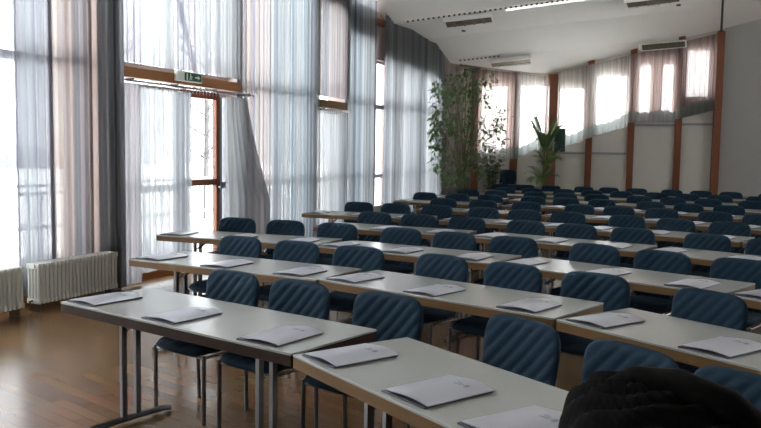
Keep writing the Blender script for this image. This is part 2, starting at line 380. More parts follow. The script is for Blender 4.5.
def LC(*a, **k): k['group'] = G1; return curtain(P0, LANG, *a, **k)
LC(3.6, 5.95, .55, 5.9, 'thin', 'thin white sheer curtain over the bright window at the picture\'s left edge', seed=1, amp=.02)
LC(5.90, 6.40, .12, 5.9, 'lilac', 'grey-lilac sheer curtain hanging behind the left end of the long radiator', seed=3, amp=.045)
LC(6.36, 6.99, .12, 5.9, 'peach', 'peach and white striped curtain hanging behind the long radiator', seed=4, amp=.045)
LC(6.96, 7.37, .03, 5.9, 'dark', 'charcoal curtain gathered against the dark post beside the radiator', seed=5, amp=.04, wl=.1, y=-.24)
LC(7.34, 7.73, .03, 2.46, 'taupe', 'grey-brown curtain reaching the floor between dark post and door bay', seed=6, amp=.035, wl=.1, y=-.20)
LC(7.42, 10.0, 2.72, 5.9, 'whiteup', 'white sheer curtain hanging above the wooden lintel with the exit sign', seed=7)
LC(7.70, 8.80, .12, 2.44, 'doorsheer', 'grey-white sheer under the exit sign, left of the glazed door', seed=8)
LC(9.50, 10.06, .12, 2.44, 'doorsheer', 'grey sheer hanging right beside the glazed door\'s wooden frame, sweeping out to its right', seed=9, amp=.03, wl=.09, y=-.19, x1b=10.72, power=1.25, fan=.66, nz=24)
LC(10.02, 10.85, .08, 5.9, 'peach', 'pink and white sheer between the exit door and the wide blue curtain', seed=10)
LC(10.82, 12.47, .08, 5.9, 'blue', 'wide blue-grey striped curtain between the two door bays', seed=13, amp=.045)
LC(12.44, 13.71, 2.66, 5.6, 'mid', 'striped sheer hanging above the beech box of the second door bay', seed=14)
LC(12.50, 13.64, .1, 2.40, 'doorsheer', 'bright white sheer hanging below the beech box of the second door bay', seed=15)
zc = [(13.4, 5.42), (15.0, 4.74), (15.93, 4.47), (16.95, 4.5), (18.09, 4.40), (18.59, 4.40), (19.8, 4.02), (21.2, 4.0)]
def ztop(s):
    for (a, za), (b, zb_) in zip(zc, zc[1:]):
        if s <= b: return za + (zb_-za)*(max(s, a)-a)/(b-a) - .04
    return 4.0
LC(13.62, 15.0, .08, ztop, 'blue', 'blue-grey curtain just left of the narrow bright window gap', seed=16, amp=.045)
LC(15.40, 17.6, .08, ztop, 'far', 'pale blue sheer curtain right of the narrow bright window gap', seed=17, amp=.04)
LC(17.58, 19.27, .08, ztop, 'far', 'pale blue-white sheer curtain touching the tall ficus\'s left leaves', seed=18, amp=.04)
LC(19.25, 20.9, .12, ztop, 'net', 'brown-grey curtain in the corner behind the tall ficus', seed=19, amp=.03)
def FC(A, ang, x0, x1, hz, zt_, m, label, seed, border=True):
    c = curtain(A, ang, x0, x1, hz, zt_, m, label, amp=.02, seed=seed, group=G2, y=-.19, wl=.11)
    if border:
        b = curtain(A, ang, x0, x1, lambda x: hz(x)-.012, lambda x: hz(x) + .26 + .05*abs(math.sin(x*17)) + .03*math.sin(x*7), 'hem', None, amp=.02, seed=seed+.3, y=-.215, wl=.11, nz=4)
        b.name = 'hem_border'; b.parent = c; b.location = (0, 0, 0); b.rotation_euler = (0, 0, 0); del b['category']
FC(F0, 0, .12, 1.36, lambda x: 1.35+.15*x, lambda x: 4.06-.09*x-.06, 'brown', 'brown net curtain over the window behind the tall ficus', 21)
FC(F0, 0, 1.34, 2.24, lambda x: 1.60 + .40*(x-1.48), lambda x: 4.06-.09*x-.06, 'net', 'mauve net curtain between ficus and palm with slanting hem', 22)
FC(F1, a2, .1, 1.0, lambda x: 1.84 + .32*(x-.22), lambda x: 3.86+.235*x, 'net', 'net curtain with slanting hem just right of the wall loudspeaker', 23)
FC(F1, a2, 1.0, 2.09, lambda x: 2.18 + .33*(x-1.2), lambda x: 3.86+.235*x, 'net', 'net curtain over the wide far window, its grey hem slanting up right', 24)
FC(F1, a2, 2.09, 3.26, lambda x: 2.56, lambda x: 3.86+.235*x, 'brown', 'brown-edged net curtain over the two narrow far windows', 25)
FC(F1, a2, 3.28, 4.2, lambda x: 2.66 + .25*(x-3.3), lambda x: 3.86+.235*x, 'brown', 'brown net curtain over the slatted blind next to the plain wall', 26)
# slatted blind in the last window
bm = bmesh.new()
for k in range(24): box(bm, -.30, .30, -.03, .01, k*.08, k*.08+.012)
dd = Vector((math.cos(a2), math.sin(a2)))
p = F1 + dd*3.80
tag(obj('window_blind', bm, M['pale_frame'], loc=(p.x, p.y+.06, 2.6), rz=a2), 'pale slatted blind inside the last far window before the plain wall', 'blind')

# curtain rails under the lintels
def rail(s0, s1, z, label, hooks):
    r = empty('curtain_rail', LW((s0+s1)/2, .22, z), LANG); tag(r, label, 'curtain rail')
    h = (s1-s0)/2; bm = bmesh.new(); box(bm, -h, h, -.012, .012, 0, .028); box(bm, -h, h, .055, .08, 0, .028); obj('track', bm, M['chrome'], r)
    for t in (-.9, -.3, .3, .9):
        bm = bmesh.new(); box(bm, t*h-.012, t*h+.012, -.03, .22, .028, .045); obj('bracket', bm, M['steel'], r)
    bm = bmesh.new(); x = -h*.9
    while x < -h*.9 + 2*h*hooks:
        tube(bm, [(x, -.02, .02), (x+.02, -.03, -.02), (x+.03, -.02, -.06), (x+.05, -.01, -.02)], .005, 4); x += .075
    o = obj('hooks', bm, M['white'], r); o['kind'] = 'stuff'
rail(7.40, 10.2, 2.475, 'long metal curtain rail with white loops under the exit sign lintel', .62)
rail(12.44, 13.58, 2.40, 'short metal curtain rail under the beech box of the second door bay', .5)

# exit sign on the lintel
es = empty('exit_sign', LW(8.72, .12, 2.575), LANG); tag(es, 'green and white emergency exit sign fixed to the wooden lintel', 'exit sign')
bm = bmesh.new(); box(bm, -.26, .26, -.06, 0, 0, .13); obj('sign_box', bm, M['signwhite'], es, bevel=.004)
bm = bmesh.new(); box(bm, -.12, .245, -.064, -.06, .012, .118); fc = obj('sign_face', bm, M['green'], es)
bm = bmesh.new()
def q(pts):
    lo_ = [bm.verts.new((x, -.065, z)) for x, z in pts]; hi = [bm.verts.new((x, -.068, z)) for x, z in pts]
    bm.faces.new(lo_); bm.faces.new(hi[::-1])
    for i in range(len(pts)): bm.faces.new((lo_[i], lo_[(i+1) % len(pts)], hi[(i+1) % len(pts)], hi[i]))
q([(-.085, .02), (-.06, .02), (-.06, .11), (-.085, .11)])                                             # doorway bar
q([(.0, .08), (.015, .095), (.0, .11), (-.015, .095)]); q([(-.012, .045), (.012, .05), (.012, .08), (-.008, .08)])   # running figure
q([(-.012, .05), (.0, .045), (-.02, .018), (-.03, .022)]); q([(.0, .045), (.012, .05), (.035, .03), (.025, .022)]); q([(.01, .078), (.012, .065), (.04, .06), (.04, .07)])
q([(.10, .055), (.16, .055), (.16, .035), (.205, .065), (.16, .095), (.16, .075), (.10, .075)])      # arrow
obj('pictogram', bm, M['signwhite'], es)

# ---------------------------------------------------------------- ceiling fittings
def on_ceil(y):
    for (ya, za, ma), (yb, zb_, mb) in zip(prof, prof[1:]):
        if ya <= y <= yb:
            t = (y-ya)/(yb-ya); return za+(zb_-za)*t, ma+(mb-ma)*t
    return prof[-1][1], prof[-1][2]
def pix(x, y, D):
    u = (x-380.5); v = (y-214); cr, sr = math.cos(ROLL), math.sin(ROLL)
    a = (cr*u + sr*v)/F_PX; b = -(-sr*u + cr*v)/F_PX
    r_ = Vector((a, math.cos(PITCH)+b*math.sin(PITCH), -math.sin(PITCH)+b*math.cos(PITCH))); return Vector((0, 0, CAM_H)) + r_*(D/r_.y)
def vent(c4, label, dz=.03):
    """c4: near-left, near-right, far-right, far-left corners of the sloping face."""
    c4 = [p - Vector((0, 0, dz)) for p in c4]; c = sum(c4, Vector())/4; e = empty('ceiling_vent', c); tag(e, label, 'ceiling vent', 'ceiling vents')
    c4 = [p-c for p in c4]; nrm = (c4[1]-c4[0]).cross(c4[3]-c4[0]).normalized()
    if nrm.z > 0: nrm = -nrm
    def P(u, v, off): return c4[0].lerp(c4[1], u).lerp(c4[3].lerp(c4[2], u), v) + nrm*off
    def slab(bm, u0, u1, v0, v1, o0, o1):
        v = [bm.verts.new(P(x, y, o)) for x in (u0, u1) for y in (v0, v1) for o in (o0, o1)]
        for f in ((0, 1, 3, 2), (4, 6, 7, 5), (0, 4, 5, 1), (2, 3, 7, 6), (0, 2, 6, 4), (1, 5, 7, 3)): bm.faces.new([v[i] for i in f])
    bm = bmesh.new(); f, g = .03, .10
    slab(bm, 0, 1, 0, g, -.06, .03); slab(bm, 0, 1, 1-g, 1, -.06, .03); slab(bm, 0, f, g, 1-g, -.06, .03); slab(bm, 1-f, 1, g, 1-g, -.06, .03)
    obj('frame', bm, M['ceiling'], e)
    bm = bmesh.new(); slab(bm, f, 1-f, g, 1-g, -.06, .004); obj('grille', bm, M['slot'], e)
    bm = bmesh.new(); n = 4
    for k in range(n): v0 = g + (1-2*g)*(k+.2)/n; slab(bm, f, 1-f, v0, v0+(1-2*g)/n*.5, .003, .016)
    for k in range(1, 5): slab(bm, k/5-.012, k/5+.012, g, 1-g, .005, .022)
    obj('louvre', bm, M['grille'], e)
vent([pix(443, 19, 17.35), pix(492, 13.5, 17.35), pix(494, 21, 17.95), pix(446, 27, 17.95)], 'dark slotted vent in the ceiling nearest the tall curtains, under the bright ceiling strip')
vent([pix(489, 58.5, 20.9), pix(531, 53.5, 20.9), pix(532.5, 60, 21.3), pix(491.5, 64, 21.3)], 'dark slotted vent in the ceiling above the gap between ficus and palm', .09)
vent([pix(624, 0, 17.35), pix(681, -7, 17.35), pix(681, 0.5, 17.95), pix(627, 7, 17.95)], 'dark slotted vent cut by the picture\'s top edge, towards the right')
vent([pix(640, 43, 20.55), pix(686, 39, 20.55), pix(686.5, 46, 20.62), pix(641, 50, 20.62)], 'dark slotted vent in the ceiling above the two narrow far windows')
def slotrail(y, x0, x1, label, step=.11):
    z, m_ = on_ceil(y); e = empty('slotted_ceiling_rail', ((x0+x1)/2, y, z+m_*(x0+x1)/2)); c = (x0+x1)/2
    tag(e, label, 'ceiling rail', 'slotted rails in the ceiling')
    bm = bmesh.new(); ang = math.atan(m_); L_ = (x1-x0)/2
    v = [bm.verts.new((x, yy, m_*x+zz)) for x in (-L_, L_) for yy in (-.03, .03) for zz in (-.03, .01)]
    for f in ((0, 1, 3, 2), (4, 6, 7, 5), (0, 4, 5, 1), (2, 3, 7, 6), (0, 2, 6, 4), (1, 5, 7, 3)): bm.faces.new([v[i] for i in f])
    obj('rail_body', bm, M['ceiling'], e)
    bm = bmesh.new(); x = -L_+.05
    while x < L_-.06:
        z = m_*x; box(bm, x, x+step*.42, -.033, .027, z-.034, z-.005); x += step
    o = obj('slots', bm, M['slot'], e); o['kind'] = 'stuff'
slotrail(17.17, .45, 4.6, 'slotted rail along the ceiling step above the first dark vent')
slotrail(20.84, 1.95, 3.1, 'short slotted rail at the ceiling edge above the tall ficus')
tag(lbox('x', 0, 1, 0, 1, 0, 1, M['black']), kind='helper'); bpy.data.objects.remove(bpy.data.objects['x'])
def bright_strip(y, x0, x1, label, lm_='strip_glow'):
    z, m_ = on_ceil(y); c = (x0+x1)/2; e = empty('bright_strip', (c, y, z+m_*c-.01)); tag(e, label, 'ceiling light', 'long bright strips in the ceiling')
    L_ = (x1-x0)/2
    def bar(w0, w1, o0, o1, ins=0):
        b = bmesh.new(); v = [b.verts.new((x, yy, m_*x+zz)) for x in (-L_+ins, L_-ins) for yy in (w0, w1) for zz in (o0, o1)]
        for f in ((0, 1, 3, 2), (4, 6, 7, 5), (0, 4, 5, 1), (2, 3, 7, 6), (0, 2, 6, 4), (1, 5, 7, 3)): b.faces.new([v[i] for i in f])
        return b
    obj('strip_base', bar(-.08, .08, -.03, .02), M['signwhite'], e); obj('glow_bar', bar(-.06, .06, -.075, -.031, .03), M[lm_], e)
bright_strip(17.33, 2.62, 5.2, 'long bright white strip in the ceiling beside the first dark vent', 'dim_strip_glow')  # bright strip along the ceiling step, set by weak emission
for (x, y) in ((6.95, 18.9), (1.9, 18.9)):
    z, m_ = on_ceil(y); z = z + m_*x
    e = empty('sprinkler_head', (x, y, z-.06)); tag(e, 'small dark sprinkler head in the ceiling, ' + ('above the narrow far windows' if x > 4 else 'left of the far vent'), 'sprinkler', 'sprinkler heads')
    bm = bmesh.new(); tube(bm, [(0, 0, .07), (0, 0, .02)], .03, 10); obj('collar', bm, M['ceiling'], e)
    bm = bmesh.new(); tube(bm, [(0, 0, .03), (0, 0, .0)], .05, 10); obj('deflector', bm, M['slot'], e)
bm = bmesh.new(); tube(bm, [(0, 0, 0), (0, 0, 2.9)], .022, 8); tube(bm, [(0, 0, 0), (0, 0, .03)], .03, 8)
tag(obj('ceiling_rod', bm, M['black'], loc=(6.34, 15.0, 4.02)), 'thin black rod hanging from the ceiling at the upper right', 'rod')

# ---------------------------------------------------------------- radiators
def radiator(s0, s1, label, h=.41, zb=.09, o=.28, d=.17):
    e = empty('radiator', LW((s0+s1)/2, o+d/2, 0), LANG); tag(e, label, 'radiator', 'radiators under the windows')
    L_ = (s1-s0)/2; n = int((s1-s0)/.052); bm = bmesh.new()
    for k in range(n):
        x = -L_ + (k+.5)*(s1-s0)/n
        for j in range(4):
            y = -d/2 + d*(j+.5)/4
            tube(bm, [(x, y, zb+.02), (x, y, zb+.05), (x, y, zb+h-.05), (x, y, zb+h-.02)], .02, 6, radii=[.024, .015, .015, .024])
        box(bm, x-.014, x+.014, -d/2, d/2, zb, zb+.05); box(bm, x-.014, x+.014, -d/2, d/2, zb+h-.05, zb+h)
    box(bm, -L_, L_, -.03, .03, zb+.005, zb+.04); box(bm, -L_, L_, -.03, .03, zb+h-.045, zb+h-.01)
    obj('column_sections', bm, M['rad'], e)
    for sx in (-L_+.06, L_-.06):
        bm = bmesh.new(); box(bm, sx-.02, sx+.02, -.05, .05, 0, zb+.01); obj('foot', bm, M['steel'], e)
    bm = bmesh.new(); tube(bm, [(-L_-.03, 0, .02), (-L_-.03, 0, zb+.03), (-L_+.02, 0, zb+.03)], .014, 8); obj('pipe', bm, M['steel'], e)
radiator(5.86, 7.02, 'long cream column radiator in front of the peach striped curtain')
radiator(4.6, 5.70, 'cream column radiator cut off by the picture\'s left edge')
radiator(13.7, 15.02, 'pale radiator seen between two chair backs below the blue-grey curtain', h=.5)

# ---------------------------------------------------------------- outdoors
bm = bmesh.new(); box(bm, -90, 60, -20, 150, -1.2, -1.0)
tag(obj('ground', bm, M['snow']), kind='structure')
bm = bmesh.new(); box(bm, -6, 20.5, .3, 3.2, -.25, -.05)
tag(obj('terrace', bm, M['snow'], loc=LW(0, 0, 0), rz=LANG), kind='structure')
bm = bmesh.new()
for i in range(60):
    t0, t1 = i/60, (i+1)/60
    def hp(t): 
        x = -170 + 132*t; return (x, 110 + 20*math.sin(t*5), -1 + (9 + 5*noise.noise(Vector((t*6, 1, 0))) + 3*math.sin(t*3))*(1-t**5))
    p, q_ = hp(t0), hp(t1)
    v = [bm.verts.new(c) for c in ((p[0], p[1], -1.1), (q_[0], q_[1], -1.1), q_, p)]; bm.faces.new(v)
    v2 = [bm.verts.new(c) for c in (p, q_, (q_[0], q_[1]+60, -1.1), (p[0], p[1]+60, -1.1))]; bm.faces.new(v2)
tag(obj('hill', bm, mat('hazy_slope', (.07, .073, .09), .9)), kind='structure')
rl = empty('balustrade', LW(8, -3.0, -.05), LANG); tag(rl, 'pale terrace balustrade outside, seen through the leftmost windows', 'railing')
bm = bmesh.new()
for z in (.98, 1.10, .45): box(bm, -10, 12, -.03, .03, z, z+.05)
obj('handrail', bm, M['snow'], rl)
bm = bmesh.new()
for k in range(90): x = -9.9+k*.24; box(bm, x, x+.03, -.015, .015, 0, .98)
b_o = obj('balusters', bm, M['snow'], rl); b_o['kind'] = 'stuff'
tn = 0
for (s, o, h) in ((24.9, -11.3, 8.5), (20.5, -12.5, 8.0), (13.5, -13, 7.5)):
    e = empty('bare_tree', LW(s, o, -1.0)); tn += 1
    tag(e, ('dark bare tree outside seen through the glazed door', 'dark bare tree outside behind the sheer under the exit sign', 'dark bare tree outside in line with the dark post by the radiator')[tn-1], 'tree', 'bare trees outside')
    bm = bmesh.new(); tube(bm, [(0, 0, 0), (.05, 0, h*.5), (0, .1, h)], .1, 6, radii=[.13, .09, .02])
    obj('trunk', bm, M['twig'], e); bm = bmesh.new(); rr = random.Random(tn)
    for k in range(46):
        z = h*(.25+.7*rr.random()); a = rr.random()*6.28; l = (h-z)*.5+.4
        mid = Vector((math.cos(a)*l*.5, math.sin(a)*l*.5, z+l*.3)); end = Vector((math.cos(a)*l, math.sin(a)*l, z+l*.75))
        tube(bm, [(0, 0, z), mid, end], .02, 4, radii=[.03, .02, .006])
        for j in range(3):
            a3 = a+rr.uniform(-1.3, 1.3); tube(bm, [mid, mid+Vector((math.cos(a3)*.5, math.sin(a3)*.5, .35))], .01, 4, radii=[.014, .005])
    obj('branches', bm, M['twig'], e)

# ---------------------------------------------------------------- tables
CX, CY = -5.237, -1.144
TL, TD, TH = 1.94, .67, .74
def make_table(edge):
    t = empty('folding_table')
    bm = bmesh.new(); box(bm, -TL/2, TL/2, 0, TD, TH-.012, TH); obj('tabletop', bm, M['laminate'], t, bevel=.002)
    bm = bmesh.new(); e = .022
    box(bm, -TL/2+.002, TL/2-.002, .001, e, TH-.064, TH-.0125); box(bm, -TL/2+.002, TL/2-.002, TD-e, TD-.001, TH-.064, TH-.0125)
    box(bm, -TL/2+.001, -TL/2+e, e, TD-e, TH-.064, TH-.0125); box(bm, TL/2-e, TL/2-.001, e, TD-e, TH-.064, TH-.0125)
    obj('edge_frame', bm, M[edge], t)
    for sx in (-1, 1):
        x = sx*(TL/2-.385)
        bm = bmesh.new()
        for y in (.175, .275): box(bm, x-.013, x+.013, y-.018, y+.018, .04, TH-.05)
        box(bm, x-.02, x+.02, .08, .56, TH-.075, TH-.055)
        l = obj('leg', bm, M['steel'], t)
        bm = bmesh.new(); tube(bm, [(x, -.10, .022), (x, -.06, .03), (x, .25, .034), (x, .47, .03), (x, .52, .022)], .02, 8)
        obj('foot_bar', bm, M['steel'], l)
        bm = bmesh.new(); tube(bm, [(x, .20, TH-.16), (x-sx*.11, .22, TH-.07)], .008, 6); tube(bm, [(x, .25, TH-.16), (x-sx*.11, .27, TH-.07)], .008, 6)
        obj('folding_brace', bm, M['chrome'], l)
    return t
ORD = ['first', 'second', 'third', 'fourth', 'fifth', 'sixth', 'seventh', 'eighth', 'ninth', 'tenth', 'eleventh']
def row_phrase(k): return {1: 'front row', 11: 'last row'}.get(k, ORD[k-1] + ' row')
R = [6.705, 8.379, 10.05] + [10.07 + 1.757*j for j in range(1, 9)]
# rows: list of (phi degrees, rotation degrees or None)
rows = {
 1: [(-37.04, -36.63, 6.72), (-53.6, -55.0, 6.70)],
 2: [(-27.96, -29.25, 8.365), (-41.18, -40.7, 8.384), (-54.6, -54.76, 8.373)],
 3: [(-21.4, -21.6, 10.08), (-32.55, -32.8, 10.02), (-43.7, -43.7, 10.03), (-54.9, -54.8, 10.03)],
 4: [-26.4, -36.4, -45.9, -55.4], 5: [-21.35, -30.5, -38.9, -47.2], 6: [-25.9, -33.8, -41.1, -48.4],
 7: [-21.9, -29.0, -35.9, -42.7], 8: [-21.2, -27.5, -33.7, -39.7], 9: [-22.5, -27.95, -33.4, -38.85], 10: [-22.8, -28.0, -33.2, -38.4], 11: [-35.7, -40.7]}
# chairs: offsets along each table (metres); None = the usual three
usual = (-.52, .12, .78)
chairs_at = {(1, 0): (-.43, .17, .84), (1, 1): (-.50, .13, .66), (2, 2): (-.60, .04, .68), (4, 0): (-.57, .07, .73), (5, 0): (-.43, .21, .87), (6, 0): (-.84, -.11, .64),
             (7, 0): (-.65, .03, .70), (8, 0): (.0, .62), (9, 0): (-.05, .60), (11, 0): (), (11, 1): ()}
far_usual = (-.70, -.06, .60)
def seats(k, i): return chairs_at.get((k, i), usual if k < 4 else far_usual)
def tpose(k, i):
    e = rows[k][i]
    if isinstance(e, tuple): ph, rot, r_ = e
    else: ph, rot, r_ = e, e, R[k-1]
    ph = math.radians(ph); rot = math.radians(rot)
    return Vector((CX - math.sin(ph)*r_, CY + math.cos(ph)*r_, 0)), rot
proto_b = make_table('beech'); used = False
tables = {}
for k in sorted(rows):
    for i in range(len(rows[k])):
        p, rot = tpose(k, i)
        if (k, i) == (1, 0): o = make_table('darkedge')
        elif not used: o = proto_b; used = True
        else: o = copy_tree(proto_b)
        o.location = p; o.rotation_euler = (0, 0, rot); tables[(k, i)] = (p, rot)
        col = 'dark-edged' if (k, i) == (1, 0) else 'beech-edged'
        tag(o, 'grey-topped %s folding table, %s from the window end in the %s' % (col, ORD[i], row_phrase(k)), 'table', 'folding tables in curved rows')

# ---------------------------------------------------------------- chairs
def quilt(u, v):
    """Diagonal stitched channels: height of the padding at (u, v) metres."""
    t = (u*.76 - v*.65)/.060
    f = t - math.floor(t); return .012*(1 - abs(2*f-1)**2.4)
def pad(fmap, hw_top, hw_bot, h, thick, n=40, ex=4.6):
    """A padded shield on a grid: quilted front, rolled edge, plain back; fmap(u, v, d) places it."""
    bm = bmesh.new(); g = {}
    def uv(a, b):
        r_ = max(abs(a), abs(b))
        if r_ < 1e-9: return 0, 0, 0
        ca, cb = a/r_, b/r_; k = 1/((abs(ca)**ex + abs(cb)**ex)**(1/ex)); x, z = ca*k, cb*k
        wid = hw_bot + (hw_top-hw_bot)*(z*r_+1)/2
        return x*r_*wid, z*r_*h/2, r_
    for side in (0, 1):
        for i in range(n+1):
            for j in range(n+1):
                a, b = 2*i/n-1, 2*j/n-1; u, v, r_ = uv(a, b)
                e_ = math.sqrt(max(0, 1-r_**9))
                if side == 0: d = thick/2*e_ + quilt(u, v)*min(1, (1-r_)*7)
                else: d = -thick/2*e_
                if side == 1 and (i in (0, n) or j in (0, n)): g[1, i, j] = g[0, i, j]
                else: g[side, i, j] = bm.verts.new(fmap(u, v, d))
        for i in range(n):
            for j in range(n):
                q = [g[side, i, j], g[side, i+1, j], g[side, i+1, j+1], g[side, i, j+1]]
                bm.faces.new(q if side == 0 else q[::-1])
    return bm
def make_chair():
    t = empty('quilted_chair')
    # seat: u across, v depth (front = -y)
    def fs(u, v, d): return Vector((u, v + .015, .452 + d - .05*max(0, -v-.12)**1.5*6))
    obj('seat', pad(fs, .225, .245, .46, .055), M['fabric'], t, smooth=True)
    def fb(u, v, d):
        z = .664 + v*.985; y = .235 + (z-.45)*.17 - .35*u*u*1.2 + .02*math.cos(v*5)
        return Vector((u, y - d, z))
    obj('backrest', pad(fb, .262, .240, .44, .045), M['fabric'], t, smooth=True)
    for sx in (-1, 1):
        x = sx*.232
        bm = bmesh.new(); tube(bm, [(x, -.17, 0), (x, -.168, .43)], .0135, 8); obj('leg', bm, M['steel'], t)
        bm = bmesh.new(); tube(bm, [(x, .19, 0), (x, .175, .42), (x*.96, .20, .50), (x*.9, .245, .56)], .0135, 8); obj('leg', bm, M['steel'], t)
        bm = bmesh.new(); tube(bm, [(x, -.165, .418), (x, .175, .418)], .009, 6)
        tube(bm, [(x, .09, .405), (x+sx*.035, .09, .405)], .009, 8); tube(bm, [(x*.95, .215, .505), (x+sx*.03, .215, .505)], .009, 8)
        obj('side_rail', bm, M['chrome'], t)
    bm = bmesh.new(); tube(bm, [(-.222, -.165, .415), (.222, -.165, .415)], .009, 6); tube(bm, [(-.222, .175, .415), (.222, .175, .415)], .009, 6); obj('cross_bar', bm, M['steel'], t)
    return t
cp = make_chair(); cused = False
rr = random.Random(3)
def put_chair(p, rot, label, group='teal quilted chairs behind the tables'):
    global cused
    o = cp if not cused else copy_tree(cp); cused = True
    o.location = p; o.rotation_euler = (0, 0, rot); return tag(o, label, 'chair', group)
for k in sorted(rows):
    n = 0
    for i in range(len(rows[k])):
        p, rot = tables[(k, i)]; d = Vector((math.cos(rot), math.sin(rot), 0)); nn = Vector((-d.y, d.x, 0))
        for u in seats(k, i):
            q_ = p + d*u + nn*((.76 if (k, i) == (1, 1) else .65) + rr.uniform(-.015, .015))
            xpx = 380 + 787*q_.x/max(.1, q_.y)
            if xpx > 800: continue
            n += 1
            put_chair(q_, rot + rr.uniform(-.03, .03), 'teal quilted metal-legged chair, %s from the window end behind the %s of tables' % (ORD[n-1] if n < 12 else 'twelfth', row_phrase(k)))

# a stack of chairs by the far wall
for j in range(4):
    o = put_chair(Vector((3.55, 21.2, .12*j)), .35, 'dark chair, %s, in the small stack between ficus and palm' % ('lowest', 'second from bottom', 'third from bottom', 'topmost')[j], 'stacked chairs by the far wall')

# ---------------------------------------------------------------- brochures
def make_brochure():
    t = empty('brochure')
    bm = bmesh.new(); box(bm, -.135, .13, 0, .36, 0, .006); obj('folder', bm, M['folder'], t, bevel=.001)
    def zf(a, b): return .0075 + .019*math.sin(math.pi*min(1, a*.98))**1.3*(.75+.35*b)*(0.35+.65*a) 
    bm = bmesh.new(); n, m_ = 16, 8; top = []; bot = []
    for i in range(n+1):
        a = i/n; ct, cb_ = [], []
        for j in range(m_+1):
            b = j/m_; x = -.125 + .262*a; y = .012 + .35*b; z = zf(a, b)
            ct.append(bm.verts.new((x, y, z+.004))); cb_.append(bm.verts.new((x, y, z)))
        top.append(ct); bot.append(cb_)
    for i in range(n):
        for j in range(m_):
            bm.faces.new((top[i][j], top[i+1][j], top[i+1][j+1], top[i][j+1])); bm.faces.new((bot[i][j], bot[i][j+1], bot[i+1][j+1], bot[i+1][j]))
    for i in range(n):
        bm.faces.new((top[i][0], bot[i][0], bot[i+1][0], top[i+1][0])); bm.faces.new((top[i][m_], top[i+1][m_], bot[i+1][m_], bot[i][m_]))
    for j in range(m_):
        bm.faces.new((top[0][j], top[0][j+1], bot[0][j+1], bot[0][j])); bm.faces.new((top[n][j], bot[n][j], bot[n][j+1], top[n][j+1]))
    cv = obj('cover_sheet', bm, M['white'], t, smooth=False)
    bm = bmesh.new()          # small grey emblem: three short bars and a line of lettering
    for (x0, x1, y0, y1) in ((.0, .045, .262, .270), (.01, .05, .275, .282), (.0, .03, .287, .293), (.055, .075, .262, .292)):
        vv = []
        for x, y in ((x0, y0), (x1, y0), (x1, y1), (x0, y1)):
            a = (x+.125)/.262; b = (y-.012)/.35; vv.append(bm.verts.new((x, y, zf(a, b)+.0052)))
        bm.faces.new(vv)
    obj('emblem', bm, M['ink'], cv)
    return t
bp = make_brochure(); bused = False
br_at = {(1, 0): (-.80, -.06, .72), (1, 1): (-.80, -.16, .30)}
for k in range(1, 8):
    n = 0
    for i in range(len(rows[k])):
        p, rot = tables[(k, i)]; d = Vector((math.cos(rot), math.sin(rot), 0)); nn = Vector((-d.y, d.x, 0))
        for u in br_at.get((k, i), (-.80, -.05, .68)):
            q_ = p + d*(u + rr.uniform(-.015, .015)) + nn*.03 + Vector((0, 0, TH+.0005))
            if 380 + 787*q_.x/q_.y > 800: continue
            n += 1
            o = bp if not bused else copy_tree(bp); bused = True
            o.location = q_; o.rotation_euler = (0, 0, rot + (rr.uniform(-.05, .05)))
            tag(o, 'white brochure on dark folder, %s from the window end in the %s' % (ORD[n-1] if n < 12 else 'twelfth', row_phrase(k)), 'brochure', 'brochures laid out on the tables')

# ---------------------------------------------------------------- coat heaped on the right end of the front row
def coat():
    e = empty('black_coat', (.91, 2.40, TH)); tag(e, 'black crumpled coat heaped on the right end of the front row\'s tables', 'coat')
    bm = bmesh.new(); n, m_ = 90, 26; grid = []
    for j in range(m_+1):
        ring = []; q = j/m_
        for i in range(n):
            a = 2*math.pi*i/n
            prof_ = math.cos(q*math.pi/2)**.55 if q < 1 else 0
            rx = (.30 + .05*math.sin(2*a+.6))*(math.sin(q*math.pi/2)**.9) ; ry = (.24+.03*math.cos(3*a))*(math.sin(q*math.pi/2)**.9)
            v = Vector((rx*math.cos(a), ry*math.sin(a), 0))
            hgt = .25*prof_*(1 + .22*math.cos(a-2.6)*q)
            fold = .03*math.sin(9*math.hypot(v.x*1.7+.25, v.y*2.6-.1)*5.2 + 3*noise.noise(Vector((v.x*4, v.y*4, 3)))) * min(1, q*3) 
            fold += .03*noise.noise(Vector((v.x*7, v.y*7, 1.3)))
            hgt = max(.002, hgt + fold*(prof_**.4 if q < 1 else 0))
            v.z = hgt; ring.append(bm.verts.new(v))
        grid.append(ring)
    for j in range(1, m_):
        for i in range(n): bm.faces.new((grid[j][i], grid[j][(i+1) % n], grid[j+1][(i+1) % n], grid[j+1][i]))
    bmesh.ops.remove_doubles(bm, verts=grid[0], dist=.02)
    tip = [v for v in grid[0] if v.is_valid][0]
    for i in range(n): bm.faces.new((tip, grid[1][i], grid[1][(i+1) % n]))
    bm.faces.new(grid[m_][::-1])
    obj('coat_body', bm, M['coat'], e, smooth=True, rz=-.45)
    bm = bmesh.new()      # sleeve lying over the heap
    pts = [(-.26, -.02, .08), (-.20, .03, .19), (-.10, .02, .25), (.0, -.06, .262), (.12, -.12, .22), (.24, -.16, .12)]
    tube(bm, pts, .05, 14, radii=[.045, .05, .05, .052, .055, .06]); obj('sleeve', bm, M['coat'], e, smooth=True)
    bm = bmesh.new(); pts = [(-.25+.05*i, .10-.02*i, .10+.16*math.sin((i+1)/10*math.pi)) for i in range(9)]
    tube(bm, pts, .03, 12, radii=[.02, .03, .035, .038, .038, .036, .034, .03, .02]); obj('collar', bm, M['coat'], e, smooth=True)
coat()

